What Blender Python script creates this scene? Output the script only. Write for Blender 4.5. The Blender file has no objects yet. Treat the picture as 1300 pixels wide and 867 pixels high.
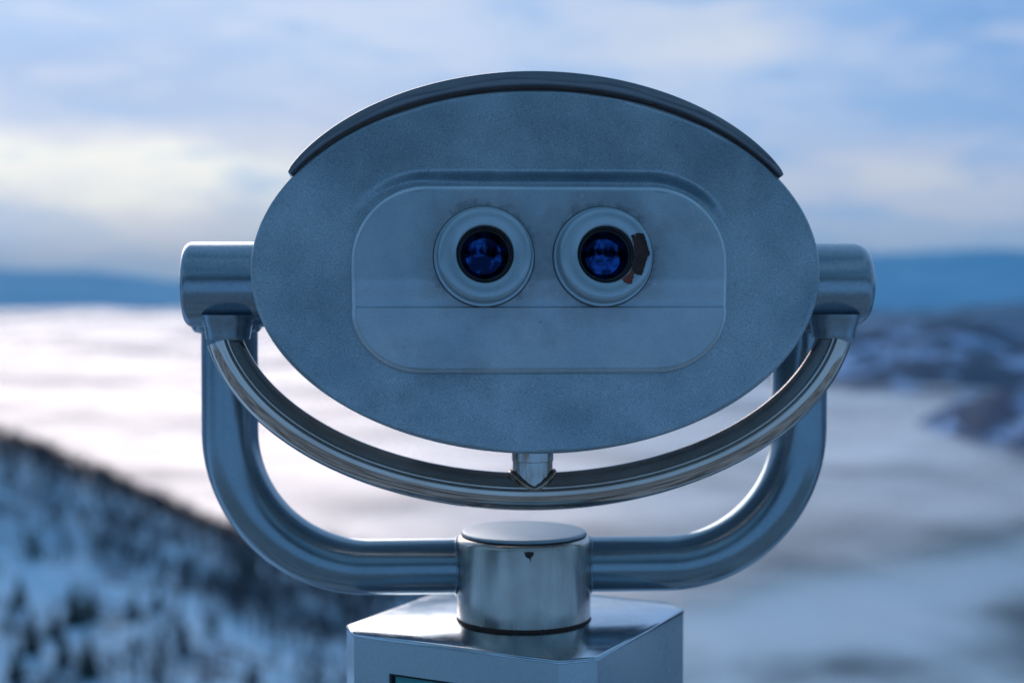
import bpy, bmesh, math, random
import numpy as np
from mathutils import Vector, Matrix, noise
R = math.radians
random.seed(7)
scene = bpy.context.scene
col = scene.collection

# ------------------------------------------------------------------ camera
CAMZ = 1.5
cam = bpy.data.cameras.new('camera'); camo = bpy.data.objects.new('camera', cam); col.objects.link(camo)
camo.location = (0, 0, CAMZ); camo.rotation_euler = (R(90 - 1.9), 0, 0)
cam.lens = 50.0; cam.sensor_width = 36.0; cam.clip_start = 0.05; cam.clip_end = 90000
cam.dof.use_dof = True; cam.dof.focus_distance = 0.80; cam.dof.aperture_fstop = 4.8
scene.camera = camo
scene.render.resolution_x = 1024; scene.render.resolution_y = 682
scene.view_settings.view_transform = 'Standard'; scene.view_settings.look = 'None'
scene.view_settings.exposure = 0.0; scene.view_settings.gamma = 1.0

# ------------------------------------------------------------------ node helper
class NT:
    def __init__(s, tree): s.t = tree; tree.nodes.clear()
    def n(s, typ, **kw):
        nd = s.t.nodes.new(typ)
        for k, v in kw.items():
            if k.startswith('i_'): nd.inputs[k[2:].replace('_', ' ')].default_value = v
            else: setattr(nd, k, v)
        return nd
    def put(s, sock, v):
        if isinstance(v, bpy.types.NodeSocket): s.t.links.new(v, sock)
        else: sock.default_value = v
    def m(s, op, a, b=0.0, c=None, clamp=False):
        nd = s.t.nodes.new('ShaderNodeMath'); nd.operation = op; nd.use_clamp = clamp
        s.put(nd.inputs[0], a); s.put(nd.inputs[1], b)
        if c is not None: s.put(nd.inputs[2], c)
        return nd.outputs[0]
    def mix(s, f, a, b, blend='MIX'):
        nd = s.t.nodes.new('ShaderNodeMix'); nd.data_type = 'RGBA'; nd.blend_type = blend
        s.put(nd.inputs[0], f); s.put(nd.inputs[6], a); s.put(nd.inputs[7], b)
        return nd.outputs[2]
    def ramp(s, f, stops, interp='LINEAR'):
        nd = s.t.nodes.new('ShaderNodeValToRGB'); s.put(nd.inputs[0], f)
        cr = nd.color_ramp; cr.interpolation = interp
        while len(cr.elements) < len(stops): cr.elements.new(0.5)
        for e, (p, c) in zip(cr.elements, stops):
            e.position = p; e.color = c if len(c) == 4 else (*c, 1)
        return nd.outputs[0]
    def noise(s, vec, scale, detail=3, rough=.5, dist=0.0):
        nd = s.t.nodes.new('ShaderNodeTexNoise'); s.put(nd.inputs['Vector'], vec)
        nd.inputs['Scale'].default_value = scale; nd.inputs['Detail'].default_value = detail
        nd.inputs['Roughness'].default_value = rough; nd.inputs['Distortion'].default_value = dist
        return nd
    def smooth(s, v, a, b, lo=0.0, hi=1.0):
        nd = s.t.nodes.new('ShaderNodeMapRange'); nd.interpolation_type = 'SMOOTHSTEP'
        s.put(nd.inputs[0], v); nd.inputs[1].default_value = a; nd.inputs[2].default_value = b
        nd.inputs[3].default_value = lo; nd.inputs[4].default_value = hi
        return nd.outputs[0]
    def mapping(s, vec, scale=(1, 1, 1), loc=(0, 0, 0)):
        nd = s.t.nodes.new('ShaderNodeMapping'); s.put(nd.inputs[0], vec)
        nd.inputs['Scale'].default_value = scale; nd.inputs['Location'].default_value = loc
        return nd.outputs[0]

# ------------------------------------------------------------------ world: dusk sky with cloud sheets
SUN_EL, SUN_AZ = 20.0, -22.0          # azimuth from +Y, negative = left
world = bpy.data.worlds.new('World'); scene.world = world; world.use_nodes = True
w = NT(world.node_tree)
dirv = w.n('ShaderNodeTexCoord').outputs['Generated']
sep = w.n('ShaderNodeSeparateXYZ'); w.t.links.new(dirv, sep.inputs[0])
X, Y, Z = sep.outputs
DEG = 180 / math.pi
az = w.m('MULTIPLY', w.m('ARCTAN2', X, Y), DEG)
el = w.m('MULTIPLY', w.m('ARCSINE', Z), DEG)
cmb = w.n('ShaderNodeCombineXYZ'); w.put(cmb.inputs[0], w.m('MULTIPLY', az, .05)); w.put(cmb.inputs[1], w.m('MULTIPLY', el, .16))
sv = cmb.outputs[0]
wob = w.noise(sv, 1.9, 6, .62)
wsep = w.n('ShaderNodeSeparateXYZ'); w.t.links.new(wob.outputs['Color'], wsep.inputs[0])
azw = w.m('ADD', az, w.m('MULTIPLY', w.m('SUBTRACT', wsep.outputs[0], .5), 14))
elw = w.m('ADD', el, w.m('MULTIPLY', w.m('SUBTRACT', wsep.outputs[1], .5), 5.5))
def lobe(a0, e0, sa, se, amp):
    p = w.m('POWER', w.m('DIVIDE', w.m('SUBTRACT', azw, a0), sa), 2.0)
    q = w.m('POWER', w.m('DIVIDE', w.m('SUBTRACT', elw, e0), se), 2.0)
    return w.m('MULTIPLY', w.m('EXPONENT', w.m('MULTIPLY', w.m('ADD', p, q), -1.0)), amp)
sky = w.n('ShaderNodeTexSky'); sky.sky_type = 'NISHITA'; sky.sun_disc = False
sky.sun_elevation = R(SUN_EL); sky.sun_rotation = R(SUN_AZ); sky.ozone_density = 3.0
ssep = w.mix(1.0, sky.outputs[0], (.10, .10, .10, 1), 'MULTIPLY')
# cloud deck colour by elevation
base = w.ramp(w.m('DIVIDE', w.m('MAXIMUM', el, 0.0), 90, clamp=True), [
    (0.0, (.46, .56, .78)), (.035, (.48, .54, .74)), (.07, (.40, .51, .76)), (.11, (.36, .50, .78)),
    (.2, (.30, .45, .72)), (.45, (.24, .43, .66)), (1.0, (.13, .34, .58))])
front = base
def over(colr, *L):
    global front
    f = lobe(*L[0])
    for l in L[1:]: f = w.m('ADD', f, lobe(*l))
    front = w.mix(w.m('MINIMUM', f, 1.0), front, (*colr, 1))
over((.17, .35, .68), (-17, 8.7, 9, 2.2, .95), (21, 10.8, 5, 3.2, .95), (19, 6.8, 7, 2.0, .35))
over((.60, .66, .82), (-4, 11.5, 9, 3.5, .8), (6, 8.2, 7, 2.0, .5))
over((.66, .63, .72), (-13, 4.6, 12, 2.6, .9), (14.5, 4.3, 5.5, 1.6, 1.0), (-12, 1.7, 8, 1.1, .5))
over((.80, .76, .76), (8, 10.2, 4, .9, .7), (15, 4.3, 4, 1.0, .35))
over((1.0, .93, .84), (-17.5, 4.8, 6.0, 1.2, 1.25), (-12.5, 4.2, 4.0, 1.0, 1.1))
over((.14, .40, .78), (-21, 2.2, 3.5, 1.0, .7), (-16, .2, 9, .8, .9))
nz = w.noise(w.mapping(sv, (1, 1.35, 1), (3, 1, 0)), 3.4, 6, .64, .3)
front = w.mix(w.smooth(nz.outputs['Fac'], .46, .70, 0, .45), front, (.70, .70, .80, 1))
front = w.mix(w.smooth(nz.outputs['Fac'], .50, .32, 0, .60), front, (.22, .42, .74, 1))
# rest of the dome: dim blue dusk away from the glow, with soft clouds
ov = w.noise(w.mapping(dirv, (1.6, 1.6, 5)), 1.5, 5, .55)
back = w.mix(w.smooth(ov.outputs['Fac'], .40, .62), (.050, .17, .33, 1), (.26, .45, .64, 1))
fb = w.smooth(Y, -.15, .62)
front = w.mix(1.0, front, (1.05, 1.12, 1.17, 1), 'MULTIPLY')
dome = w.mix(fb, back, front)
dome = w.mix(.12, dome, ssep)
bg = w.n('ShaderNodeBackground'); w.put(bg.inputs[0], dome); bg.inputs[1].default_value = 1.0
wo = w.n('ShaderNodeOutputWorld'); w.t.links.new(bg.outputs[0], wo.inputs[0])

sun = bpy.data.lights.new('sun', 'SUN'); suno = bpy.data.objects.new('sun', sun); col.objects.link(suno)
sun.energy = 1.35; sun.angle = R(40); sun.color = (1.0, .84, .74)
sd = Vector((math.sin(R(SUN_AZ)) * math.cos(R(SUN_EL)), math.cos(R(SUN_AZ)) * math.cos(R(SUN_EL)), math.sin(R(SUN_EL))))
suno.rotation_euler = sd.to_track_quat('Z', 'Y').to_euler()

# ------------------------------------------------------------------ materials
def mat(name):
    m = bpy.data.materials.new(name); m.use_nodes = True; t = NT(m.node_tree)
    out = t.n('ShaderNodeOutputMaterial'); p = t.n('ShaderNodeBsdfPrincipled'); t.t.links.new(p.outputs[0], out.inputs[0])
    oc = t.n('ShaderNodeTexCoord').outputs['Object']
    return m, t, p, oc, out
def bump(t, p, h, strength, dist=.001):
    b = t.n('ShaderNodeBump'); b.inputs['Strength'].default_value = strength; b.inputs['Distance'].default_value = dist
    t.put(b.inputs['Height'], h); t.t.links.new(b.outputs[0], p.inputs['Normal'])

def silver_paint(name, c1, c2, metallic, rough, grain=.22, coat=0.0, smudge=.5, streak=(1, 1, 1), smudge_shade=(), specks=0.0):
    m, t, p, oc, _ = mat(name)
    big = t.noise(t.mapping(oc, streak), 14, 4, .6)
    c = t.mix(t.smooth(big.outputs['Fac'], .32, .68), (*c1, 1), (*c2, 1))
    sm = t.noise(t.mapping(oc, (1, 1, 1), (5, 2, 9)), 22, 5, .65)
    c = t.mix(t.smooth(sm.outputs['Fac'], .55, .78, 0, smudge), c, (c1[0] * .82, c1[1] * .70, c1[2] * .68, 1))
    for (gx, gz) in smudge_shade:      # brown smudges and painted contact shade around the eyepieces
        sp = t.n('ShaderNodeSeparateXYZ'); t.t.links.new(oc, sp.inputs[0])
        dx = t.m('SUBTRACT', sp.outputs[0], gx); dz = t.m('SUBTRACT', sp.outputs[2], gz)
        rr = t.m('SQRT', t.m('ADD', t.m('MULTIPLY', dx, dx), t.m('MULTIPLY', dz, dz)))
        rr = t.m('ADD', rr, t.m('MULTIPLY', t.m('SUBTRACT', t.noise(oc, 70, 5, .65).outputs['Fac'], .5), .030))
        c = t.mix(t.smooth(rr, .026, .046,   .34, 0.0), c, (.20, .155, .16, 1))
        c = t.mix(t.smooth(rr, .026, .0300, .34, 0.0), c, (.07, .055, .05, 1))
    if specks:
        vo = t.n('ShaderNodeTexVoronoi'); t.put(vo.inputs['Vector'], oc); vo.inputs['Scale'].default_value = 85
        pick = t.m('GREATER_THAN', t.noise(oc, 30, 2, .5).outputs['Fac'], .52)
        c = t.mix(t.m('MULTIPLY', t.smooth(vo.outputs['Distance'], .03, .09, specks, 0.0), pick), c, (.10, .09, .085, 1))
        vo2 = t.n('ShaderNodeTexVoronoi'); t.put(vo2.inputs['Vector'], t.mapping(oc, (1, 1, 1), (3, 3, 3))); vo2.inputs['Scale'].default_value = 60
        c = t.mix(t.smooth(vo2.outputs['Distance'], .03, .07, specks, 0.0), c, (.60, .66, .70, 1))
    fine = t.noise(oc, 1500, 2, .7)
    g = t.smooth(fine.outputs['Fac'], .3, .72, 1 - grain, 1 + grain)
    v = t.n('ShaderNodeVectorMath', operation='SCALE'); t.put(v.inputs[0], c); t.put(v.inputs['Scale'], g)
    t.put(p.inputs['Base Color'], v.outputs[0])
    p.inputs['Metallic'].default_value = metallic
    t.put(p.inputs['Roughness'], t.smooth(big.outputs['Fac'], .3, .7, rough * .85, rough * 1.15))
    p.inputs['Coat Weight'].default_value = coat; p.inputs['Coat Roughness'].default_value = .05
    bump(t, p, fine.outputs['Fac'], .14, .0003)
    return m
M = {}
M['face'] = silver_paint('hammered_blue_silver_paint', (.27, .36, .42), (.42, .51, .57), .70, .38, .26, specks=.3)
M['panel'] = silver_paint('worn_silver_paint', (.33, .43, .50), (.46, .55, .61), .60, .36, .10, 0, .5, smudge_shade=((-.032, CAMZ + .0222), (.035, CAMZ + .0222)), specks=.4)
M['edge'] = silver_paint('edge_painted_highlight', (.50, .60, .68), (.62, .71, .78), .75, .30, .10, 0, .3)  # lighter colour paints a lit highlight along the panel bevel
M['ringface'] = silver_paint('smooth_grey_paint', (.35, .46, .53), (.43, .54, .61), .5, .33, .06, 0, .25)
M['barrel'] = silver_paint('barrel_paint', (.25, .33, .40), (.29, .37, .43), .85, .22, .22, .15, .25)
M['arm'] = silver_paint('arm_paint', (.22, .31, .37), (.28, .37, .43), .75, .22, .14, .35, .25)
M['box'] = silver_paint('box_paint', (.38, .50, .58), (.44, .55, .62), .40, .30, .12, 1.0, .2)
M['hood'] = silver_paint('hood_paint', (.13, .145, .17), (.16, .175, .20), .35, .33, .08, .9, .2)
def steel(name, c, rough, streak=(1, 1, 1), tint=None):
    m, t, p, oc, _ = mat(name)
    b = t.noise(t.mapping(oc, streak), 60, 4, .6)
    s = t.noise(oc, 18, 3, .6)
    cc = t.mix(t.smooth(s.outputs['Fac'], .35, .7), (*c, 1), (c[0] * .82, c[1] * .78, c[2] * .76, 1))
    if tint: cc = t.mix(t.smooth(b.outputs['Fac'], .45, .62), cc, (*tint, 1))
    t.put(p.inputs['Base Color'], cc); p.inputs['Metallic'].default_value = 1.0
    t.put(p.inputs['Roughness'], t.smooth(b.outputs['Fac'], .3, .7, rough * .7, rough * 1.3))
    bump(t, p, b.outputs['Fac'], .08, .0003)
    return m
M['chrome'] = steel('polished_steel', (.62, .55, .50), .075, (.3, .3, .3))
M['post'] = steel('brushed_steel', (.56, .54, .50), .26, (1, 1, .06))
M['lug'] = steel('heat_tinted_steel', (.50, .49, .49), .16, (2, 2, .5), (.34, .24, .18))
M['lid'] = steel('polished_lid_steel', (.52, .62, .70), .16)
M['cap'] = silver_paint('worn_cap_paint', (.30, .40, .47), (.34, .44, .50), .35, .34, .08, 0, .3)
M['weld'] = steel('heat_tinted_weld', (.54, .48, .43), .20, (2, 2, 2), (.38, .27, .20))
m, t, p, oc, _ = mat('black_inner_tube'); p.inputs['Base Color'].default_value = (.010, .011, .013, 1); p.inputs['Roughness'].default_value = .38; M['black'] = m
m, t, p, oc, _ = mat('dark_seam'); p.inputs['Base Color'].default_value = (.012, .014, .018, 1); p.inputs['Roughness'].default_value = .7; M['seam'] = m
m, t, p, oc, _ = mat('contact_shade_grey'); p.inputs['Base Color'].default_value = (.05, .055, .06, 1); p.inputs['Roughness'].default_value = .8; M['contact_shade'] = m
m, t, p, oc, _ = mat('coated_lens_glass'); nz_ = t.noise(oc, 120, 3, .55)
t.put(p.inputs['Base Color'], t.mix(t.smooth(nz_.outputs['Fac'], .42, .6), (.002, .010, .045, 1), (.013, .07, .30, 1)))  # mottled blue paints blotchy reflections into the lens colour
p.inputs['Metallic'].default_value = .92; p.inputs['Roughness'].default_value = .06
bump(t, p, nz_.outputs['Fac'], .07, .002)
M['lens'] = m
m, t, p, oc, _ = mat('rust'); nz_ = t.noise(oc, 240, 4, .6)
t.put(p.inputs['Base Color'], t.mix(t.smooth(nz_.outputs['Fac'], .35, .65), (.020, .010, .010, 1), (.055, .020, .014, 1)))
p.inputs['Roughness'].default_value = .7; bump(t, p, nz_.outputs['Fac'], .6, .001); M['rust'] = m
m, t, p, oc, _ = mat('red_primer'); nz_ = t.noise(oc, 200, 3, .6)
t.put(p.inputs['Base Color'], t.mix(nz_.outputs['Fac'], (.10, .018, .010, 1), (.22, .05, .03, 1))); p.inputs['Roughness'].default_value = .6; M['primer'] = m
m, t, p, oc, _ = mat('display_picture'); nz_ = t.noise(t.mapping(oc, (1, 1, 3)), 18, 4, .55, .6)
t.put(p.inputs['Base Color'], t.ramp(nz_.outputs['Fac'], [(.3, (.01, .10, .16)), (.5, (.03, .30, .34)), (.62, (.10, .42, .40)), (.8, (.02, .16, .30))]))
p.inputs['Roughness'].default_value = .15; M['display'] = m
# landscape
m, t, p, oc, _ = mat('snowy_forest_floor'); a = t.noise(oc, .035, 5, .6); b = t.noise(oc, .25, 4, .65)
f = t.m('ADD', t.m('MULTIPLY', a.outputs['Fac'], .6), t.m('MULTIPLY', b.outputs['Fac'], .4))
t.put(p.inputs['Base Color'], t.mix(t.smooth(f, .40, .52), (.06, .13, .20, 1), (.46, .74, .97, 1))); p.inputs['Roughness'].default_value = .8; M['snow'] = m
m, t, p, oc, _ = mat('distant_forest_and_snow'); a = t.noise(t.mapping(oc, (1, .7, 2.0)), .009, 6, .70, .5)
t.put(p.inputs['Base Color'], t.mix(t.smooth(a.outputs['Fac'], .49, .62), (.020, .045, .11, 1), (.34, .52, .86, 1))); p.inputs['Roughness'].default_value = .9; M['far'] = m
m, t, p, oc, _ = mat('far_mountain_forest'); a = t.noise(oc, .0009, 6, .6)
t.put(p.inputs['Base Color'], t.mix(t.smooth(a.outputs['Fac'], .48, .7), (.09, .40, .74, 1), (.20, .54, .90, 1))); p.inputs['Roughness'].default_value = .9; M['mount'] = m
m, t, p, oc, _ = mat('valley_floor'); a = t.noise(oc, .004, 5, .6)
t.put(p.inputs['Base Color'], t.mix(t.smooth(a.outputs['Fac'], .4, .65), (.06, .11, .22, 1), (.16, .25, .42, 1))); p.inputs['Roughness'].default_value = .9; M['valley'] = m
m, t, p, oc, _ = mat('bare_wood'); p.inputs['Base Color'].default_value = (.045, .042, .055, 1); p.inputs['Roughness'].default_value = .9; M['bare'] = m
m, t, p, oc, _ = mat('conifer_needles'); a = t.noise(oc, .8, 3, .6)
t.put(p.inputs['Base Color'], t.mix(a.outputs['Fac'], (.015, .035, .040, 1), (.04, .075, .075, 1))); p.inputs['Roughness'].default_value = .8; M['conifer'] = m
m, t, p, oc, _ = mat('bark'); p.inputs['Base Color'].default_value = (.05, .04, .035, 1); p.inputs['Roughness'].default_value = .9; M['bark'] = m
m, t, p, oc, _ = mat('terrace_stone'); a = t.noise(oc, 3, 6, .65)
t.put(p.inputs['Base Color'], t.mix(t.smooth(a.outputs['Fac'], .42, .54), (.09, .08, .075, 1), (.50, .54, .55, 1))); p.inputs['Roughness'].default_value = .75; bump(t, p, a.outputs['Fac'], .4, .02); M['terrace'] = m

# ------------------------------------------------------------------ mesh helpers
def finish(o, smooth=True, ang=35):
    me = o.data
    if smooth:
        me.polygons.foreach_set('use_smooth', [True] * len(me.polygons)); me.set_sharp_from_angle(angle=R(ang))
    me.update(); return o
def mesh_obj(name, verts, faces, material, parent=None, smooth=True, ang=35, fix=True):
    me = bpy.data.meshes.new(name); me.from_pydata([tuple(v) for v in verts], [], faces)
    if fix:
        bm = bmesh.new(); bm.from_mesh(me); bmesh.ops.recalc_face_normals(bm, faces=bm.faces); bm.to_mesh(me); bm.free()
    me.materials.append(material)
    o = bpy.data.objects.new(name, me); col.objects.link(o)
    if parent: o.parent = parent
    return finish(o, smooth, ang)
def strips(rings, closed=True, cap0=True, cap1=True):
    n = len(rings[0]); V = [v for r in rings for v in r]; F = []
    for i in range(len(rings) - 1):
        for j in range(n if closed else n - 1):
            k = (j + 1) % n
            F.append((i * n + j, i * n + k, (i + 1) * n + k, (i + 1) * n + j))
    if cap0: F.append(tuple(range(n))[::-1])
    if cap1: F.append(tuple((len(rings) - 1) * n + j for j in range(n)))
    return V, F
def lathe(name, prof, material, parent, axis='z', origin=(0, 0, 0), seg=96, cap0=True, cap1=True, ang=35):
    rings = []
    for r, h in prof:
        ring = []
        for j in range(seg):
            a = 2 * math.pi * j / seg; c, s = r * math.cos(a), r * math.sin(a)
            v = {'z': (c, s, h), 'y': (c, h, s), 'x': (h, c, s)}[axis]
            ring.append((v[0] + origin[0], v[1] + origin[1], v[2] + origin[2]))
        rings.append(ring)
    return mesh_obj(name, *strips(rings, True, cap0, cap1), material, parent, ang=ang)
def tube_rings(path, rad, seg=40, up=Vector((0, 1, 0))):
    rings = []; P = [Vector(q) for q in path]
    for i, q in enumerate(P):
        tg = (P[min(i + 1, len(P) - 1)] - P[max(i - 1, 0)]).normalized()
        a = tg.cross(up).normalized(); b = a.cross(tg).normalized(); r = rad(i) if callable(rad) else rad
        rings.append([q + a * (r * math.cos(2 * math.pi * j / seg)) + b * (r * math.sin(2 * math.pi * j / seg)) for j in range(seg)])
    return rings
def empty(name, loc, rz=0):
    o = bpy.data.objects.new(name, None); col.objects.link(o); o.location = loc; o.rotation_euler = (0, 0, rz); o.empty_display_size = .1; return o
def tag(o, label=None, cat=None, group=None, kind=None):
    if label: o['label'] = label
    if cat: o['category'] = cat
    if group: o['group'] = group
    if kind: o['kind'] = kind
    return o

# ------------------------------------------------------------------ landscape (setting)
def nz3(x, y, z=0.0): return noise.noise(Vector((x, y, z)))
def fbm(x, y, o=4, z=0.0):
    v = 0; a = 1; f = 1
    for _ in range(o): v += a * nz3(x * f, y * f, z); a *= .5; f *= 2.1
    return v
def sheet(name, xs, ys, hf, material, label, cat=None, kind='structure'):
    V = [(x, y, hf(x, y)) for y in ys for x in xs]; n = len(xs)
    F = [(j * n + i, j * n + i + 1, (j + 1) * n + i + 1, (j + 1) * n + i) for j in range(len(ys) - 1) for i in range(n - 1)]
    o = mesh_obj(name, V, F, material, None, ang=60, fix=False)
    tag(o, label, cat, None, kind); return o
lin = lambda a, b, n: [a + (b - a) * i / (n - 1) for i in range(n)]
def geo(a, b, n): return [a * (b / a) ** (i / (n - 1)) for i in range(n)]

# whole valley floor reaching past the horizon (below the fog); the lookout slope drops to it
FLOOR = -235
sheet('ground', lin(-34000, 34000, 120), lin(-9000, 34000, 90), lambda x, y: FLOOR + 12 * fbm(x / 900, y / 900), M['valley'],
      'dark wooded valley floor under the fog')
# hillside under and behind the lookout
def lookout(x, y):
    d = math.hypot(x * .8, max(y - 1.0, 0))
    if y <= 1.0: back = min(-(y - 1.0), 400) * .22
    else: back = 0
    if y > 1.0 : h = -.25 - (y - 1.0) * .62
    else: h = -.25 + max(0, -(y + 6)) * .30 * (1 if y > -160 else 160 / -y)
    s = max(0, abs(x) - 8)
    return h + fbm(x / 14, y / 14) * min(1.5, .02 * math.hypot(x, y)) - max(0, s - 60) * .12
sheet('hillside', lin(-320, 320, 110), [-500 + 6.0 * i for i in range(83)] + lin(0.5, 380, 90), lookout, M['snow'],
      'snowy hillside under the lookout terrace')

# left spur: control grid in (x / y, distance) -> height relative to camera
US = [-1.2, -.6, -.36, -.22, -.10, 0.0, .10, .25]
YS = [150, 250, 350, 500, 700, 900]
HT = [[-50, -60, -66, -72, -78, -88, -100, -130],
      [-40, -62, -77, -79, -83, -97, -120, -190],
      [-20, -52, -74, -83, -97, -122, -160, -240],
      [10, -20, -52, -84, -108, -150, -200, -280],
      [-40, -80, -110, -135, -138, -178, -230, -300],
      [-180, -200, -230, -250, -260, -260, -280, -320]]
def cub(a, b, c, d, t): return b + .5 * t * (c - a + t * (2 * a - 5 * b + 4 * c - d + t * (3 * (b - c) + d - a)))
def bracket(arr, v):
    v = min(max(v, arr[0]), arr[-1] - 1e-6)
    for i in range(len(arr) - 1):
        if v < arr[i + 1]: return i, (v - arr[i]) / (arr[i + 1] - arr[i])
def spur(x, y):
    u = x / y; i, s = bracket(US, u); j, tt = bracket(YS, y); rows = []
    for jj in range(j - 1, j + 3):
        r = HT[min(max(jj, 0), len(YS) - 1)]
        g = lambda k: r[min(max(k, 0), len(US) - 1)]
        rows.append(cub(g(i - 1), g(i), g(i + 1), g(i + 2), s))
    return CAMZ + cub(*rows, tt) + 2.2 * fbm(x / 30, y / 30) + 4 * nz3(x / 90, y / 90)
us = lin(-1.2, .25, 150); yy = geo(150, 900, 110)
V = [(u * y, y, spur(u * y, y)) for y in yy for u in us]; n = len(us)
F = [(j * n + i, j * n + i + 1, (j + 1) * n + i + 1, (j + 1) * n + i) for j in range(len(yy) - 1) for i in range(n - 1)]
tag(mesh_obj('hill', V, F, M['snow'], None, ang=60, fix=False), 'snow covered wooded spur descending from the left', None, None, 'structure')

# hills rising out of the fog on the right, mid ridge, far mountains
def ridge_sheet(name, pts, depth, y0, amp, sc, material, label, nx=160, ny=40, seed=0.0):
    """pts: (x, height above z=0) of the crest; crest at distance y0, falls to both sides over depth"""
    xs = lin(pts[0][0], pts[-1][0], nx); ys = lin(y0 - depth, y0 + depth, ny)
    def crest(x):
        for (a, ha), (b, hb) in zip(pts, pts[1:]):
            if x <= b: t_ = (x - a) / (b - a); t_ = t_ * t_ * (3 - 2 * t_); return ha + (hb - ha) * t_
        return pts[-1][1]
    def h(x, y):
        k = 1 - abs(y - y0) / depth; k = k ** .8 if k > 0 else 0
        c = crest(x) - (FLOOR - 30)
        return FLOOR - 30 + c * k + amp * fbm(x / sc + seed, y / sc, 5) * (.25 + k)
    return sheet(name, xs, ys, h, material, label)
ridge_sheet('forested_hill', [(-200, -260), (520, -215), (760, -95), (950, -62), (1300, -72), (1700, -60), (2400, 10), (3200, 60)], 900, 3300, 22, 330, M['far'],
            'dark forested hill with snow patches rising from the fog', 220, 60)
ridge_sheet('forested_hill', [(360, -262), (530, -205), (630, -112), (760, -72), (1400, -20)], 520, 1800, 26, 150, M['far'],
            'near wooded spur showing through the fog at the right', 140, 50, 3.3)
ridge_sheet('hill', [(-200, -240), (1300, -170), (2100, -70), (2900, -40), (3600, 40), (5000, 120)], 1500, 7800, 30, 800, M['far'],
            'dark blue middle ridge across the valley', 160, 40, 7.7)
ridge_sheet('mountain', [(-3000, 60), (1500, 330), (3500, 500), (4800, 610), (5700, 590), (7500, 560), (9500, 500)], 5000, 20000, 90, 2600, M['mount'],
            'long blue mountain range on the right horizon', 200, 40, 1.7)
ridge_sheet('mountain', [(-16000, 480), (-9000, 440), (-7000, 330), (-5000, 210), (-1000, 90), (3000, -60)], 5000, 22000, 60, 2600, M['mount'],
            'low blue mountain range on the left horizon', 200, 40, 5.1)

# fog: soft broken layers lying in the valley
def fog_mat(name, lo, hi, seed, near_thin):
    m = bpy.data.materials.new(name); m.use_nodes = True; t = NT(m.node_tree)
    geo_ = t.n('ShaderNodeNewGeometry').outputs['Position']
    s_ = t.n('ShaderNodeSeparateXYZ'); t.t.links.new(geo_, s_.inputs[0])
    a = t.noise(t.mapping(geo_, (1, .8, .3), (seed, seed, 0)), .0016, 5, .55, .4)
    b = t.noise(t.mapping(geo_, (1, .6, .3), (seed * 2, 0, 0)), .006, 4, .55)
    f = t.m('ADD', t.m('MULTIPLY', a.outputs['Fac'], .7), t.m('MULTIPLY', b.outputs['Fac'], .3))
    # thinner towards the near right side of the valley
    dist = t.smooth(t.m('SUBTRACT', s_.outputs[1], t.m('MULTIPLY', s_.outputs[0], .9)), 350, 1300, -near_thin, .10)
    f = t.m('ADD', f, dist)
    al = t.smooth(f, lo, hi)
    d = t.n('ShaderNodeBsdfDiffuse'); d.inputs[0].default_value = (1.0, .90, .82, 1)
    g = t.n('ShaderNodeBsdfGlossy'); g.inputs['Color'].default_value = (1.0, .95, .94, 1); g.inputs['Roughness'].default_value = .50
    tr = t.n('ShaderNodeBsdfTransparent')
    m1 = t.n('ShaderNodeMixShader'); m1.inputs[0].default_value = .80
    t.t.links.new(d.outputs[0], m1.inputs[1]); t.t.links.new(g.outputs[0], m1.inputs[2])
    m2 = t.n('ShaderNodeMixShader'); t.put(m2.inputs[0], al)
    t.t.links.new(tr.outputs[0], m2.inputs[1]); t.t.links.new(m1.outputs[0], m2.inputs[2])
    o = t.n('ShaderNodeOutputMaterial'); t.t.links.new(m2.outputs[0], o.inputs[0])
    return m
for k, (z0, lo, hi, amp) in enumerate([(-208, .26, .40, 7), (-202, .36, .54, 8), (-196, .42, .62, 10), (-187, .44, .70, 12), (-179, .48, .78, 12)]):
    mt = fog_mat('fog_layer', lo, hi, 137.0 * k, .20)
    us = lin(-1.3, 1.3, 150); yy = geo(330, 21000, 150)
    V = [(u * y, y, z0 + amp * (.7 * fbm(u * y / 700 + 9 * k, y / 500, 4) + .4 * fbm(u * y / 210 + 5 * k, y / 260, 3)) * min(1, y / 900) + min(75, max(0, y - 2500) * .011) * (fbm(u * y / 1500 + 3 * k, y / 2600, 4) - .35)) for y in yy for u in us]; n = len(us)
    F = [(j * n + i, j * n + i + 1, (j + 1) * n + i + 1, (j + 1) * n + i) for j in range(len(yy) - 1) for i in range(n - 1)]
    tag(mesh_obj('fog', V, F, mt, None, ang=80, fix=False), 'pale fog filling the valley', None, None, 'stuff')

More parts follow.
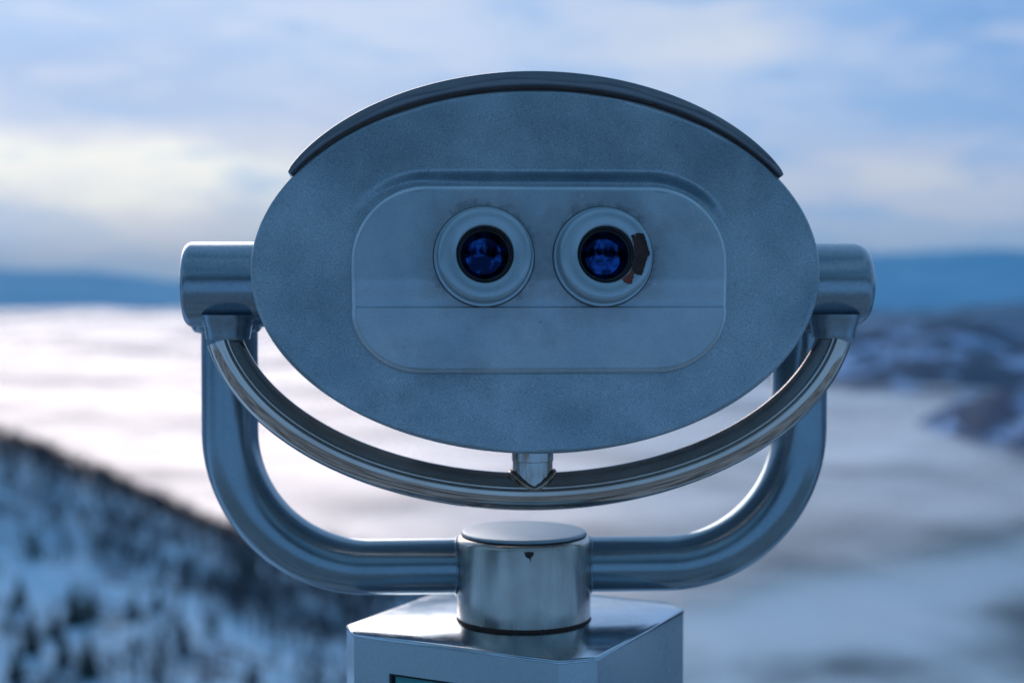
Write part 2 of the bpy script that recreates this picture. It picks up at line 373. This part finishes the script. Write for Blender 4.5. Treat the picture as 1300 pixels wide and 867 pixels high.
# ------------------------------------------------------------------ trees
def conifer_parts(h, seed):
    rnd = random.Random(seed); V = []; F = []
    tiers = 13
    for i in range(tiers):
        z = h * (.12 + .86 * i / tiers); r = h * .24 * (1 - i / tiers) ** .85 + .15; nb = 11
        for b in range(nb):
            a = 2 * math.pi * (b + rnd.random()) / nb; rr = r * rnd.uniform(.65, 1.15); wd = rr * .38
            dx, dy = math.cos(a), math.sin(a); k = len(V); dr = rr * rnd.uniform(.25, .5)
            V += [(0, 0, z + rr * .3), (dx * rr * .6 - dy * wd, dy * rr * .6 + dx * wd, z - dr * .5), (dx * rr, dy * rr, z - dr), (dx * rr * .6 + dy * wd, dy * rr * .6 - dx * wd, z - dr * .5), (dx * rr * .5, dy * rr * .5, z - dr * .1 - .25)]
            F += [(k, k + 1, k + 2), (k, k + 2, k + 3), (k, k + 4, k + 1), (k, k + 3, k + 4), (k + 1, k + 4, k + 2), (k + 2, k + 4, k + 3)]
    rings = [[(.016 * h * (1 - q) * math.cos(t_ * math.pi / 3), .016 * h * (1 - q) * math.sin(t_ * math.pi / 3), h * q - (1.0 if q == 0 else 0)) for t_ in range(6)] for q in (0, .3, .6, .97)]
    return (V, F), strips(rings)
def bare_tree_geo(h, seed):
    rnd = random.Random(seed); V = []; F = []
    def limb(p, d, L, r, lvl):
        q = p + d * L; a = d.orthogonal().normalized(); b = d.cross(a); k = len(V)
        for c, rr in ((p, r), (q, r * .55)):
            for j in range(3):
                an = 2 * math.pi * j / 3; V.append(tuple(c + 1.7 * a * rr * math.cos(an) + 1.7 * b * rr * math.sin(an)))
        for j in range(3): F.append((k + j, k + (j + 1) % 3, k + 3 + (j + 1) % 3, k + 3 + j))
        if lvl:
            for _ in range(4):
                t_ = rnd.uniform(.4, 1); nd = (d + Vector((rnd.uniform(-1, 1), rnd.uniform(-1, 1), rnd.uniform(-.1, .9))) * .75).normalized()
                limb(p + d * L * t_, nd, L * rnd.uniform(.45, .65), r * .5, lvl - 1)
    limb(Vector((0, 0, -1)), Vector((0, 0, 1)), h * .62, h * .018, 2)
    return V, F
fir_mesh = None
def make_fir():
    (cv, cf), (tv, tf) = conifer_parts(9.0, 3)
    root = empty('fir_tree', (0, 0, 0))
    mesh_obj('crown', cv, cf, M['conifer'], root, smooth=False, fix=False)
    mesh_obj('trunk', tv, tf, M['bark'], root)
    return root
fir = make_fir()
FIRS = [(-.337, 385, .95, 'lone dark fir standing apart on the open snow high on the slope'),
        (-.349, 343, 1.0, 'dark fir at the left edge below the lone fir'),
        (-.310, 338, 1.35, 'tall dark fir at the left of a close pair in mid slope'),
        (-.298, 345, 1.15, 'shorter dark fir at the right of a close pair in mid slope'),
        (-.2675, 350, .95, 'dark fir right of the close pair, nearest the ridge wood'),
        (-.251, 362, .6, 'small fir just below the dark ridge wood'),
        (-.325, 322, 1.0, 'dark fir in the lower left cluster, uppermost'),
        (-.340, 303, 1.1, 'dark fir in the lower left cluster, leftmost'),
        (-.318, 300, 1.0, 'dark fir in the lower left cluster, middle'),
        (-.300, 292, 1.2, 'dark fir in the lower left cluster, rightmost and tallest'),
        (-.352, 283, 1.0, 'dark fir in the bottom left corner of the slope'),
        (-.268, 312, .6, 'small fir on the lower slope right of the left cluster'),
        (-.233, 318, .85, 'fir on the lower slope below the curved arm'),
        (-.252, 292, .7, 'small fir at the bottom edge left of the steel box'),
        (-.212, 345, .65, 'small fir close under the ridge wood behind the arm'),
        (-.186, 300, .7, 'fir on the slope just left of the steel box')]
for i, (u, y, s, lab) in enumerate(FIRS):
    if i == 0: o = fir
    else:
        o = fir.copy(); col.objects.link(o)
        for ch in fir.children: c = ch.copy(); col.objects.link(c); c.parent = o
    o.location = (u * y, y, spur(u * y, y) - .3); o.scale = (s * 1.15, s * 1.15, s); o.rotation_euler.z = i * 1.3
    tag(o, lab, 'tree', 'fir trees on the snowy slope')
def wood(name, pts, variants, label, material, sc=(.7, 1.2)):
    VV = []; FF = []; base_ = 0
    for (x, y, z) in pts:
        v, f = variants[random.randrange(len(variants))]; s = random.uniform(*sc); a = random.uniform(0, 6.28); ca, sa = math.cos(a), math.sin(a)
        arr = np.array(v) * s; xx = arr[:, 0] * ca - arr[:, 1] * sa + x; yv = arr[:, 0] * sa + arr[:, 1] * ca + y
        VV.append(np.stack([xx, yv, arr[:, 2] + z], 1)); FF += [tuple(k + base_ for k in q) for q in f]; base_ += len(v)
    o = mesh_obj(name, np.concatenate(VV).tolist(), FF, material, None, smooth=False, fix=False)
    return tag(o, label, None, None, 'stuff')
bv = [bare_tree_geo(h, 40 + i) for i, h in enumerate((8, 9, 10, 7, 8.5))]
# the dense wood follows the crest and comes down on the near side in a band
pts = []
while len(pts) < 5200:
    u = random.uniform(-.5, .08); y = random.uniform(300, 760)
    lim = np.interp(u, [-.5, -.36, -.22, -.15, -.10, 0, .08], [415, 425, 372, 352, 345, 385, 450]) + 35 * nz3(u * 30, 2.2)
    if y < lim: continue
    if nz3(u * y / 28, y / 28, 5) < -.3 and y < lim + 35: continue
    pts.append((u * y, y, spur(u * y, y)))
wood('forest', pts, bv, 'dense leafless wood along the ridge of the left hill', M['bare'])
pts = []
while len(pts) < 850:
    u = random.uniform(-.5, .0); y = random.uniform(215, 460)
    if nz3(u * y / 22, y / 30, 9) < -.08: continue
    pts.append((u * y, y, spur(u * y, y)))
wood('undergrowth', pts, bv, 'thin leafless trees and scrub scattered over the snowy slope', M['bare'], (.6, 1.15))
# wood behind the viewpoint (seen only as reflections in the metal)
cv = [conifer_parts(h, 70 + i)[0] for i, h in enumerate((11, 14, 9))]
pts = []
while len(pts) < 170:
    x = random.uniform(-110, 110); y = random.uniform(-90, -16)
    if abs(x) < 6 and y > -30: continue
    pts.append((x, y, lookout(x, y) - .5))
wood('forest', pts, cv, 'fir wood on the slope behind the lookout', M['conifer'])

# terrace
tb = bmesh.new(); bmesh.ops.create_cube(tb, size=1)
for v in tb.verts: v.co = (v.co.x * 9, v.co.y * 7.2 - 2.2, v.co.z * .3 - .15)
bmesh.ops.bevel(tb, geom=tb.edges[:], offset=.03, segments=2, affect='EDGES')
me = bpy.data.meshes.new('terrace'); tb.to_mesh(me); tb.free(); me.materials.append(M['terrace'])
ter = bpy.data.objects.new('terrace', me); col.objects.link(ter); tag(ter, 'snow dusted stone lookout terrace', None, None, 'structure')

# ------------------------------------------------------------------ the binocular viewer
TH = .066                                     # yaw
X0, Y0 = .0115, .87
BZ = CAMZ + .0058                             # height of the tilt axis
viewer = empty('binocular_viewer', (X0, Y0, 0), TH)
tag(viewer, 'silver grey coin binocular viewer with oval head on a curved yoke, above the snowy valley', 'binocular viewer')
TILT = Matrix.Rotation(-R(4.5), 4, 'X')
def tilt(v): q = TILT @ Vector(v); return (q.x, q.y, q.z + BZ)
def tilt_obj(o):
    for v in o.data.vertices: v.co = tilt(v.co)
    o.data.update(); return o

A, B, ZC = .1629, .1040, .003
# panel outline (head x,z) – signed distance helper
PW, PT, PCR, PB = .1063, .0500, -.0185, -.0560
def panel_outline(off=0.0, n=28):
    P = []; rt = .043; rbx, rbz = .040, .0355
    def arc(cx, cz, rx, rz, a0, a1):
        for i in range(n + 1):
            a = a0 + (a1 - a0) * i / n; P.append((cx + (rx + off) * math.cos(a), cz + (rz + off) * math.sin(a)))
    h = math.pi / 2
    arc(PW - rt, PT - rt, rt, rt, 0, h); arc(-PW + rt, PT - rt, rt, rt, h, 2 * h)
    arc(-PW + rbx, PB + rbz, rbx, rbz, 2 * h, 3 * h); arc(PW - rbx, PB + rbz, rbx, rbz, 3 * h, 4 * h)
    return P
def panel_sd(x, z):
    rt = .043; cx = PW - rt; cz0, cz1 = PB + .038, PT - rt
    dx = max(abs(x) - cx, 0); dz = (z - cz1) if z > cz1 else ((cz0 - z) if z < cz0 else 0)
    return math.hypot(dx, dz) - rt
def sst(a, b, v): t_ = min(max((v - a) / (b - a), 0), 1); return t_ * t_ * (3 - 2 * t_)
YP = -.060
def plate_disp(x, z):
    d = panel_sd(x, z)
    top = sst(.026, .050, z) * (.35 + .65 * sst(-.10, -.02, x))
    groove = .0050 * top * sst(-.002, .001, d) * (1 - sst(.0040, .0105, d))
    lip = -.0006 * top * sst(.007, .0105, d) * (1 - sst(.011, .019, d))
    dish = .0012 * nz3(x * 14, z * 14, 1.0) + .0005 * nz3(x * 40, z * 40, 5.0)
    return groove + dish
# --- housing and face plate
def ell(a, b, y, seg=220, zc=ZC): return [(a * math.cos(2 * math.pi * j / seg), y, zc + b * math.sin(2 * math.pi * j / seg)) for j in range(seg)]
rings = [ell(A * .5, B * .5, -.050), ell(A - .012, B - .012, -.050), ell(A - .010, B - .010, -.046), ell(A - .010, B - .010, .045), ell(A - .016, B - .016, .075), ell(A - .024, B - .024, .088), ell(A - .035, B - .035, .092)]
housing = tilt_obj(mesh_obj('housing', *strips(rings), M['face'], viewer))
for sx in (-.034, .034):
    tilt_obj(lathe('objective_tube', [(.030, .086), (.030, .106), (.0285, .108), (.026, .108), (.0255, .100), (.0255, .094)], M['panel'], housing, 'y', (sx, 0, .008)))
    tilt_obj(lathe('objective_lens', [(.0258, .0995), (.018, .1015), (.009, .1025), (.0005, .103)], M['lens'], housing, 'y', (sx, 0, .008)))
seg = 420; NR = 120; rings = []
for i in range(NR + 1):
    k = max(i / NR, .004); ring = []
    for j in range(seg):
        a = 2 * math.pi * j / seg; rx = (A - .0022) * k; rz = (B - .0022) * k
        x = rx * math.cos(a); z = ZC + rz * math.sin(a); ring.append((x, YP + plate_disp(x, z), z))
    rings.append(ring)
for q in range(1, 6):
    b_ = q / 5 * math.pi / 2; rings.append(ell(A - .0022 + .0022 * math.sin(b_), B - .0022 + .0022 * math.sin(b_), YP + .0022 * (1 - math.cos(b_)), seg))
rings += [ell(A, B, YP + .0085, seg), ell(A - .001, B - .001, YP + .0095, seg), ell(A - .02, B - .02, YP + .0095, seg)]
tilt_obj(mesh_obj('face_plate', *strips(rings), M['face'], housing, ang=50))
# --- eyepiece panel
def panel_depth(z):          # protrusion of the panel front before the plate
    if z >= PCR:
        return .0125 - .0026 * (1 - sst(0, .016, z - PCR))
    return .0122 - .0076 * (PCR - z) / (PCR - PB)
out = panel_outline(); N = len(out)
# densify straight sides
def dens(P, step=.003):
    Q = []
    for i in range(len(P)):
        a, b = P[i], P[(i + 1) % len(P)]; L = math.hypot(b[0] - a[0], b[1] - a[1]); n_ = max(1, int(L / step))
        Q += [(a[0] + (b[0] - a[0]) * k / n_, a[1] + (b[1] - a[1]) * k / n_) for k in range(n_)]
    return Q
out = dens(out)
cxm, czm = 0, -.003
def shrink(P, d):
    Q = []; n_ = len(P)
    for i in range(n_):
        ax, az_ = P[i - 1]; bx, bz = P[(i + 1) % n_]; tx, tz = bx - ax, bz - az_; L = math.hypot(tx, tz) or 1
        Q.append((P[i][0] - tz / L * d, P[i][1] + tx / L * d))
    return Q
rings = []
e = .0034
rings.append([(x, YP + .004, z) for x, z in out])
for q in range(0, 6):
    b_ = q / 5 * math.pi / 2
    rings.append([(x, YP - panel_depth(z) + min(e, panel_depth(z) * .9) * (1 - math.sin(b_)), z) for x, z in shrink(out, e * (1 - math.cos(b_)))])
inner = shrink(out, e)
# the face inside the bevel: a grid of horizontal rows so the crease runs straight
rim = rings[-1]
V, F = strips(rings, True, True, False); base_i = (len(rings) - 1) * len(out)
zmax = max(q[1] for q in inner); zmin = min(q[1] for q in inner)
def half_width(z):
    best = 0
    for i in range(len(inner)):
        (xa, za_), (xb, zb_) = inner[i - 1], inner[i]
        if (za_ - z) * (zb_ - z) <= 0 and abs(za_ - zb_) > 1e-9: best = max(best, abs(xa + (xb - xa) * (z - za_) / (zb_ - za_)))
    return best
rows = [zmax - 1e-5] + [zmax - (zmax - PCR - .0001) * (i / 60) for i in range(1, 61)] + [PCR - .0006] + [PCR - .0006 - (PCR - .0006 - zmin) * (i / 40) for i in range(1, 40)] + [zmin + 1e-5]
gv = len(V); NX = 60
for z in rows:
    hw = half_width(z) + .0001
    for i in range(NX + 1): V.append((-hw + 2 * hw * i / NX, YP - panel_depth(z) - .0001, z))
for j in range(len(rows) - 1):
    for i in range(NX): q = gv + j * (NX + 1) + i; F.append((q, q + NX + 1, q + NX + 2, q + 1))
nbev = 6 * len(out)
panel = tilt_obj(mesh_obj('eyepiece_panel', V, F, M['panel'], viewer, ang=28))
panel.data.materials.append(M['edge'])
for pi in range(2 * len(out), 5 * len(out)): panel.data.polygons[pi].material_index = 1
# --- eyepieces
for k, sx in enumerate((-.0335, .0335)):
    ex = sx + .0015; ez = .0095
    e_ = YP - .0125
    ep = tilt_obj(lathe('eyepiece', [(.0281, e_ + .004), (.0281, e_ - .0016), (.0277, e_ - .0022), (.0266, e_ - .0024), (.0263, e_ - .0028), (.0263, e_ - .0105), (.0261, e_ - .0121), (.0254, e_ - .0135), (.0243, e_ - .0143), (.0230, e_ - .0146),
                                  (.0166, e_ - .0146), (.0160, e_ - .0142), (.0157, e_ - .0132), (.0157, e_ - .002)], M['ringface'], viewer, 'y', (ex, 0, ez), 128, True, False, 40))
    tilt_obj(lathe('inner_tube', [(.0156, e_ - .0125), (.0150, e_ - .0128), (.0142, e_ - .0120), (.0140, e_ - .0085), (.0134, e_ - .0082), (.0131, e_ - .005), (.0131, e_ - .001)], M['black'], ep, 'y', (ex, 0, ez), 96, False, True, 30))
    tilt_obj(lathe('lens', [(.0132, e_ - .0044), (.0105, e_ - .0054), (.0075, e_ - .0061), (.004, e_ - .0066), (.0003, e_ - .0068)], M['lens'], ep, 'y', (ex, 0, ez), 96, False, True, 60))
    tilt_obj(lathe('contact_shade_ring', [(.0282, e_ + .001), (.0286, e_ - .0003), (.0280, e_ - .0005)], M['contact_shade'], ep, 'y', (ex, 0, ez), 96, False, False))  # dark ring added as contact shade at the foot of the eyepiece
    if k == 1:
        s = .000442; cxp, cyp = 766, 322.5
        def flake(name, P, m_, yoff, th=.0004):
            rg = random.Random(len(P)); PP = []
            for i in range(len(P)):
                a, b = P[i], P[(i + 1) % len(P)]; L = math.hypot(b[0] - a[0], b[1] - a[1]); n_ = max(1, int(L / 1.4))
                PP += [(a[0] + (b[0] - a[0]) * k_ / n_ + rg.uniform(-.55, .55), a[1] + (b[1] - a[1]) * k_ / n_ + rg.uniform(-.55, .55)) for k_ in range(n_)]
            P = PP
            Q = [((px - cxp) * s + ex, (cyp - py) * s + ez) for px, py in P]; yb = e_ - .0146
            o = mesh_obj(name, *strips([[(x, yb + .0002, z) for x, z in Q], [(x, yb - yoff, z) for x, z in Q], [(ex + (x - ex) * .995, yb - yoff - th * .4, ez + (z - ez) * .995) for x, z in Q]]), m_, ep, ang=20)
            tag(tilt_obj(o))
            return o
        flake('chipped_paint', [(797.5, 298), (801, 297.5), (803.5, 300), (803, 296.5), (808, 296), (813.5, 296.5), (815, 300), (817, 308), (819.5, 317), (821, 322.5), (817.5, 327), (815, 336), (812, 346), (810.5, 349.5), (807, 348.5), (803, 348),
                            (797.5, 341), (800.5, 331), (801.5, 320), (800, 309)], M['rust'], .0003)
        flake('primer_patch', [(803.2, 330), (802.2, 342), (801, 347), (799.5, 353), (797.5, 359.5), (793, 360), (788, 357.5), (785.5, 353.5), (790, 350.5), (795, 346), (799, 340), (801.5, 334)], M['primer'], .0002)['label'] = 'patch of red primer where paint has flaked'
# --- hood (crescent visor over the top of the housing)
def hood_ring(y, grow=0.0, seg=90):
    outer = []; innr = []; t0 = R(31.0); 
    for i in range(seg + 1):
        a = t0 + (math.pi - 2 * t0) * i / seg
        f = math.sin((a - t0) / (math.pi - 2 * t0) * math.pi)
        cx, cz = A * math.cos(a), B * math.sin(a); nx, nz_ = math.cos(a) / A, math.sin(a) / B; L = math.hypot(nx, nz_); nx /= L; nz_ /= L
        oo = .0035 + .0072 * f ** .6 - grow; ii = .0006 + .0012 * f + grow
        outer.append((cx + nx * oo, y, ZC + cz + nz_ * oo)); innr.append((cx + nx * ii, y, ZC + cz + nz_ * ii))
    return outer + innr[::-1]
rings = [hood_ring(YP - .002, .0012), hood_ring(YP - .0015, .0006), hood_ring(YP - .0005, .0002), hood_ring(YP + .001), hood_ring(.085), hood_ring(.088, .0012)]
hood = tilt_obj(mesh_obj('hood', *strips(rings), M['hood'], housing, ang=40))
# --- side barrels with weld collars
for sgn, xe in ((-1, -.2085), (1, .2088)):
    Rb = .0256
    prof = [(Rb, sgn * .10), (Rb, xe - sgn * .0045), (Rb - .0004, xe - sgn * .003), (Rb - .0014, xe - sgn * .0014), (Rb - .0028, xe - sgn * .0004), (Rb - .0045, xe), (Rb * .4, xe + sgn * .0002)]
    if sgn > 0: prof = [(Rb, .10), (Rb, xe - .009), (Rb - .0006, xe - .006), (Rb - .002, xe - .0032), (Rb - .0045, xe - .001), (Rb - .007, xe), (Rb * .4, xe + .0002)]
    br = lathe('side_barrel', prof, M['barrel'], viewer, 'x', (0, 0, BZ), 120)
    cx = -.1815 if sgn < 0 else .1845
    lathe('ring_collar', [(.0160, -.018), (.0150, -.0225), (.0138, -.0262), (.0134, -.0300), (.0128, -.0325), (.006, -.0328)], M['barrel'], br, 'z', (cx, -.013, BZ), 64)
# --- lower ring (polished tube under the head) and its lug
xr = .0005; ar, br_ = .1875, .1135; zr = CAMZ - .0055; yr = -.014
path = []
a0 = math.asin(.19)
for i in range(141):
    a = math.pi + a0 + (math.pi - 2 * a0) * i / 140
    path.append((xr + ar * math.cos(a), yr, zr + br_ * math.sin(a)))
def ring_section(n=72):
    """rail section: radial outward (down) is phi 0, towards the viewer phi 90, inward (up) phi 180"""
    P = []
    for j in range(n):
        ph = 2 * math.pi * j / n; a, b = .0114 * math.cos(ph), .0128 * math.sin(ph)
        d = math.degrees(ph)
        if 100 < d < 172:      # flattened upper front face
            q = (d - 100) / 72; a0_, b0_ = .0114 * math.cos(R(100)), .0128 * math.sin(R(100)); a1_, b1_ = .0114 * math.cos(R(172)), .0128 * math.sin(R(172))
            ca, cb = a0_ + (a1_ - a0_) * q, b0_ + (b1_ - b0_) * q; k = .55
            a, b = ca * k + a * (1 - k), cb * k + b * (1 - k)
            g = .0009 * math.exp(-((d - 105) / 5) ** 2); a += -g * .3; b += -g
        P.append((a, b))
    return P
RS = ring_section(); rings = []
for i, q in enumerate(path):
    q = Vector(q); tg = (Vector(path[min(i + 1, 140)]) - Vector(path[max(i - 1, 0)])).normalized()
    outw = Vector((tg.z, 0, -tg.x))
    if outw.z > 0 and abs(q.x - xr) < .1: outw = -outw
    if outw.dot(q - Vector((xr, yr, zr))) < 0: outw = -outw
    sc_ = .92 + .08 * math.sin((i / 140) * math.pi)
    rings.append([q + outw * (a * sc_) + Vector((0, -1, 0)) * (b * sc_) for a, b in RS])
ringo = mesh_obj('support_ring', *strips(rings), M['chrome'], viewer, ang=50)
xl = .0; zt = BZ - .085; zb = CAMZ - .1105; RL = .0124
lug = lathe('lug', [(RL + .0002, zt), (RL + .0002, CAMZ - .1000), (RL - .0003, CAMZ - .1004), (RL - .0003, CAMZ - .1185)], M['lug'], viewer, 'z', (xl, yr, 0), 64)
def weld_bead(name, path, r, parent, closed=True):
    rs = random.Random(len(path)); rr = [r * (1 + .10 * math.sin(i * 1.1) + .12 * rs.random()) for i in range(len(path))]
    V, F = strips(tube_rings(path, lambda i: rr[i], 12, Vector((.3, .2, .9)))); return mesh_obj(name, V, F, M['weld'], parent, ang=70)
sad = []
for i in range(97):
    a = 2 * math.pi * i / 96; x = RL * math.cos(a); y = RL * math.sin(a)
    zz = zr - br_ + .0114 * math.sqrt(max(1 - (y / .0128) ** 2, 0)) + .0006
    sad.append((xl + x * 1.05, yr + y * 1.03, zz))
weld_bead('weld_bead', sad, .0014, lug)
# --- yoke arms
yk = .030; ya = .040; za = CAMZ - .1738; Ra = .0177; rb = .0875
xc = -.002
for sgn, xa in ((-1, -.1876), (1, .1778)):
    P = []
    for i in range(14): P.append((xa, ya, BZ - .004 - (BZ - .004 - (za + rb)) * i / 14))
    cx = xa - sgn * rb; cz = za + rb
    for i in range(41):
        b_ = math.pi / 2 * i / 40; P.append((cx + sgn * rb * math.cos(b_), ya, cz - rb * math.sin(b_)))
    for i in range(1, 11): P.append((cx + (xc + sgn * .036 - cx) * i / 10, ya, za))
    arm = mesh_obj('yoke_arm', *strips(tube_rings(P, Ra, 64)), M['arm'], viewer, ang=60)
    ww = []
    for i in range(73):
        a = 2 * math.pi * i / 72; y = (Ra + .0006) * math.cos(a); z = (Ra + .0006) * math.sin(a)
        ww.append((xc + sgn * (math.sqrt(.0424 ** 2 - (y + ya - yk) ** 2) + .0006), ya + y, za + z))
    b_ = weld_bead('weld_bead', ww, .0009, arm); b_.data.materials.clear(); b_.data.materials.append(M['arm'])
    lathe('arm_collar', [(.0215, -.0180), (.0215, -.0268), (.0200, -.0290), (.0170, -.0300)], M['barrel'], arm, 'z', (xa, ya - .012, BZ), 64)
# --- post
zt, zb = CAMZ - .1525, CAMZ - .2045
Rp = .0424
post = lathe('pivot_post', [(Rp - .004, zb - .001), (Rp - .0008, zb), (Rp, zb + .0008), (Rp, zt - .0035), (Rp - .0006, zt - .0016), (Rp - .0016, zt - .0006), (Rp - .0028, zt), (Rp * .5, zt)], M['post'], viewer, 'z', (xc, yk, 0), 128)
lathe('post_cap', [(.0375, zt - .001), (.0392, zt + .0002), (.0395, zt + .0010), (.0391, zt + .0022), (.0384, zt + .0026), (.0376, zt + .0027), (.010, zt + .0027)], M['cap'], post, 'z', (xc, yk, 0), 128)
lathe('cap_seam', [(.0398, zt + .0001), (.0400, zt + .0005), (.0392, zt + .0008)], M['seam'], post, 'z', (xc, yk, 0), 128, False, False)
lathe('rust_ring', [(Rp - .006, zb - .0015), (Rp + .0006, zb - .0014), (Rp - .0005, zb + .0003)], M['rust'], post, 'z', (xc, yk, 0), 128, False, False)
# rust stain under the cap: a small curved flake on the post wall
P = [(-7, 0), (-2, .6), (2, .6), (7, 0), (6.6, -2), (6.9, -4), (5, -6.2), (4.6, -8), (2.8, -8.4), (2.6, -13), (1.9, -17), (1.2, -13), (.4, -9.5), (-1.5, -9.8), (-3.5, -8), (-5.6, -6.4), (-5.8, -3.5), (-7.2, -2)]
an0 = math.pi * 1.5 + .0
def onpost(px, pz, off): a = an0 + px * .00042 / Rp; return (xc + (Rp + off) * math.cos(a), yk + (Rp + off) * math.sin(a), zt - .0036 + pz * .00040)
mesh_obj('rust_stain', *strips([[onpost(px, pz, -.0003) for px, pz in P], [onpost(px, pz, .0002) for px, pz in P]]), M['rust'], post)
# --- pedestal box
BY = R(-27.5) - TH; S = .0855; zt2 = CAMZ - .206; ch = .0165
bxc = Matrix.Rotation(-TH, 3, 'Z') @ Vector((.0045 - X0, .9035 - Y0, 0))
rot = Matrix.Rotation(BY, 3, 'Z')
def octo(s, c, z):
    P = [(-s + c, -s), (s - c, -s), (s, -s + c), (s, s - c), (s - c, s), (-s + c, s), (-s, s - c), (-s, -s + c)]
    return [tuple(rot @ Vector((x, y, 0)) + Vector((bxc.x, bxc.y, z))) for x, y in P]
# body with a real window recess on the front face
h0 = zt2 - .0215; h1 = h0 - .20; wx = .044
rings = [octo(S - .006, ch, .02)] + [octo(S, ch, .02)] + [octo(S, ch, h1 - .0), octo(S, ch, h0), octo(S, ch, zt2 - .0025), octo(S - .002, ch, zt2 - .0025)]
V, F = strips(rings)
fr = None
for q in F:   # drop the front quad between h1 and h0, frame it with a recess
    if set(q) == {16, 17, 24, 25}: fr = q
F.remove(fr)
def bl(x, y, z): return tuple(rot @ Vector((x, y, 0)) + Vector((bxc.x, bxc.y, z)))
k = len(V); D = .006
V += [bl(-wx, -S, h0), bl(wx, -S, h0), bl(wx, -S, h1), bl(-wx, -S, h1), bl(-wx, -S + D, h0), bl(wx, -S + D, h0), bl(wx, -S + D, h1), bl(-wx, -S + D, h1)]
# ring indices: 16,17 = h1 left,right ; 24,25 = h0 left,right
F += [(24, 16, k + 3, k), (k + 1, k + 2, 17, 25), (k, k + 3, k + 7, k + 4), (k + 2, k + 1, k + 5, k + 6), (k + 1, k, k + 4, k + 5), (k + 3, k + 2, k + 6, k + 7), (k + 4, k + 7, k + 6, k + 5)]
V2 = V
ped = mesh_obj('pedestal_box', V2, F, M['box'], viewer, ang=25, fix=True)
mesh_obj('lid', *strips([octo(S - .003, ch, zt2 - .0022), octo(S + .0003, ch, zt2 - .0022), octo(S + .0003, ch, zt2 - .0010), octo(S - .0003, ch, zt2 - .0003), octo(S - .0012, ch, zt2)]), M['lid'], ped, ang=50)
gw, g0, g1 = wx - .0008, h0 - .0008, h1 + .0008
def slab(name, x0, x1, y0, y1, z0, z1, m_, par):
    C = [(x0, y0, z0), (x1, y0, z0), (x1, y1, z0), (x0, y1, z0), (x0, y0, z1), (x1, y0, z1), (x1, y1, z1), (x0, y1, z1)]
    return mesh_obj(name, [bl(*c) for c in C], [(0, 3, 2, 1), (4, 5, 6, 7), (0, 1, 5, 4), (1, 2, 6, 5), (2, 3, 7, 6), (3, 0, 4, 7)], m_, par, ang=20)
slab('display', -gw + .0015, gw - .0015, -S + .0035, -S + .0055, g1 + .0015, g0 - .0015, M['display'], ped)
for a_ in ((-gw, -gw + .0009, g1, g0), (gw - .0009, gw, g1, g0)): slab('display_gasket', a_[0], a_[1], -S + .0015, -S + .0055, a_[2], a_[3], M['seam'], ped)
for a_ in ((g0 - .0009, g0), (g1, g1 + .0009)): slab('display_gasket', -gw + .0015, gw - .0015, -S + .0015, -S + .0055, a_[0], a_[1], M['seam'], ped)
# base flange on the terrace
bm_ = [octo(S + .03, ch + .01, .0005), octo(S + .03, ch + .01, .018), octo(S + .028, ch + .01, .020)]
mesh_obj('base_flange', *strips(bm_), M['box'], viewer)

# ------------------------------------------------------------------ haze
HB = (-33500, 33500, -8900, 33500, FLOOR - 60, 800)
x0, x1, y0, y1, z0, z1 = HB
C = [(x0, y0, z0), (x1, y0, z0), (x1, y1, z0), (x0, y1, z0), (x0, y0, z1), (x1, y0, z1), (x1, y1, z1), (x0, y1, z1)]
m = bpy.data.materials.new('haze_air'); m.use_nodes = True; t = NT(m.node_tree)
pv = t.n('ShaderNodeVolumePrincipled'); pv.inputs['Color'].default_value = (.22, .66, 1.0, 1); pv.inputs['Density'].default_value = 3.6e-5; pv.inputs['Anisotropy'].default_value = .2
o_ = t.n('ShaderNodeOutputMaterial'); t.t.links.new(pv.outputs[0], o_.inputs['Volume'])
hz = mesh_obj('haze', C, [(0, 3, 2, 1), (4, 5, 6, 7), (0, 1, 5, 4), (1, 2, 6, 5), (2, 3, 7, 6), (3, 0, 4, 7)], m, None, smooth=False)
tag(hz, 'thin blue evening haze', None, None, 'stuff')
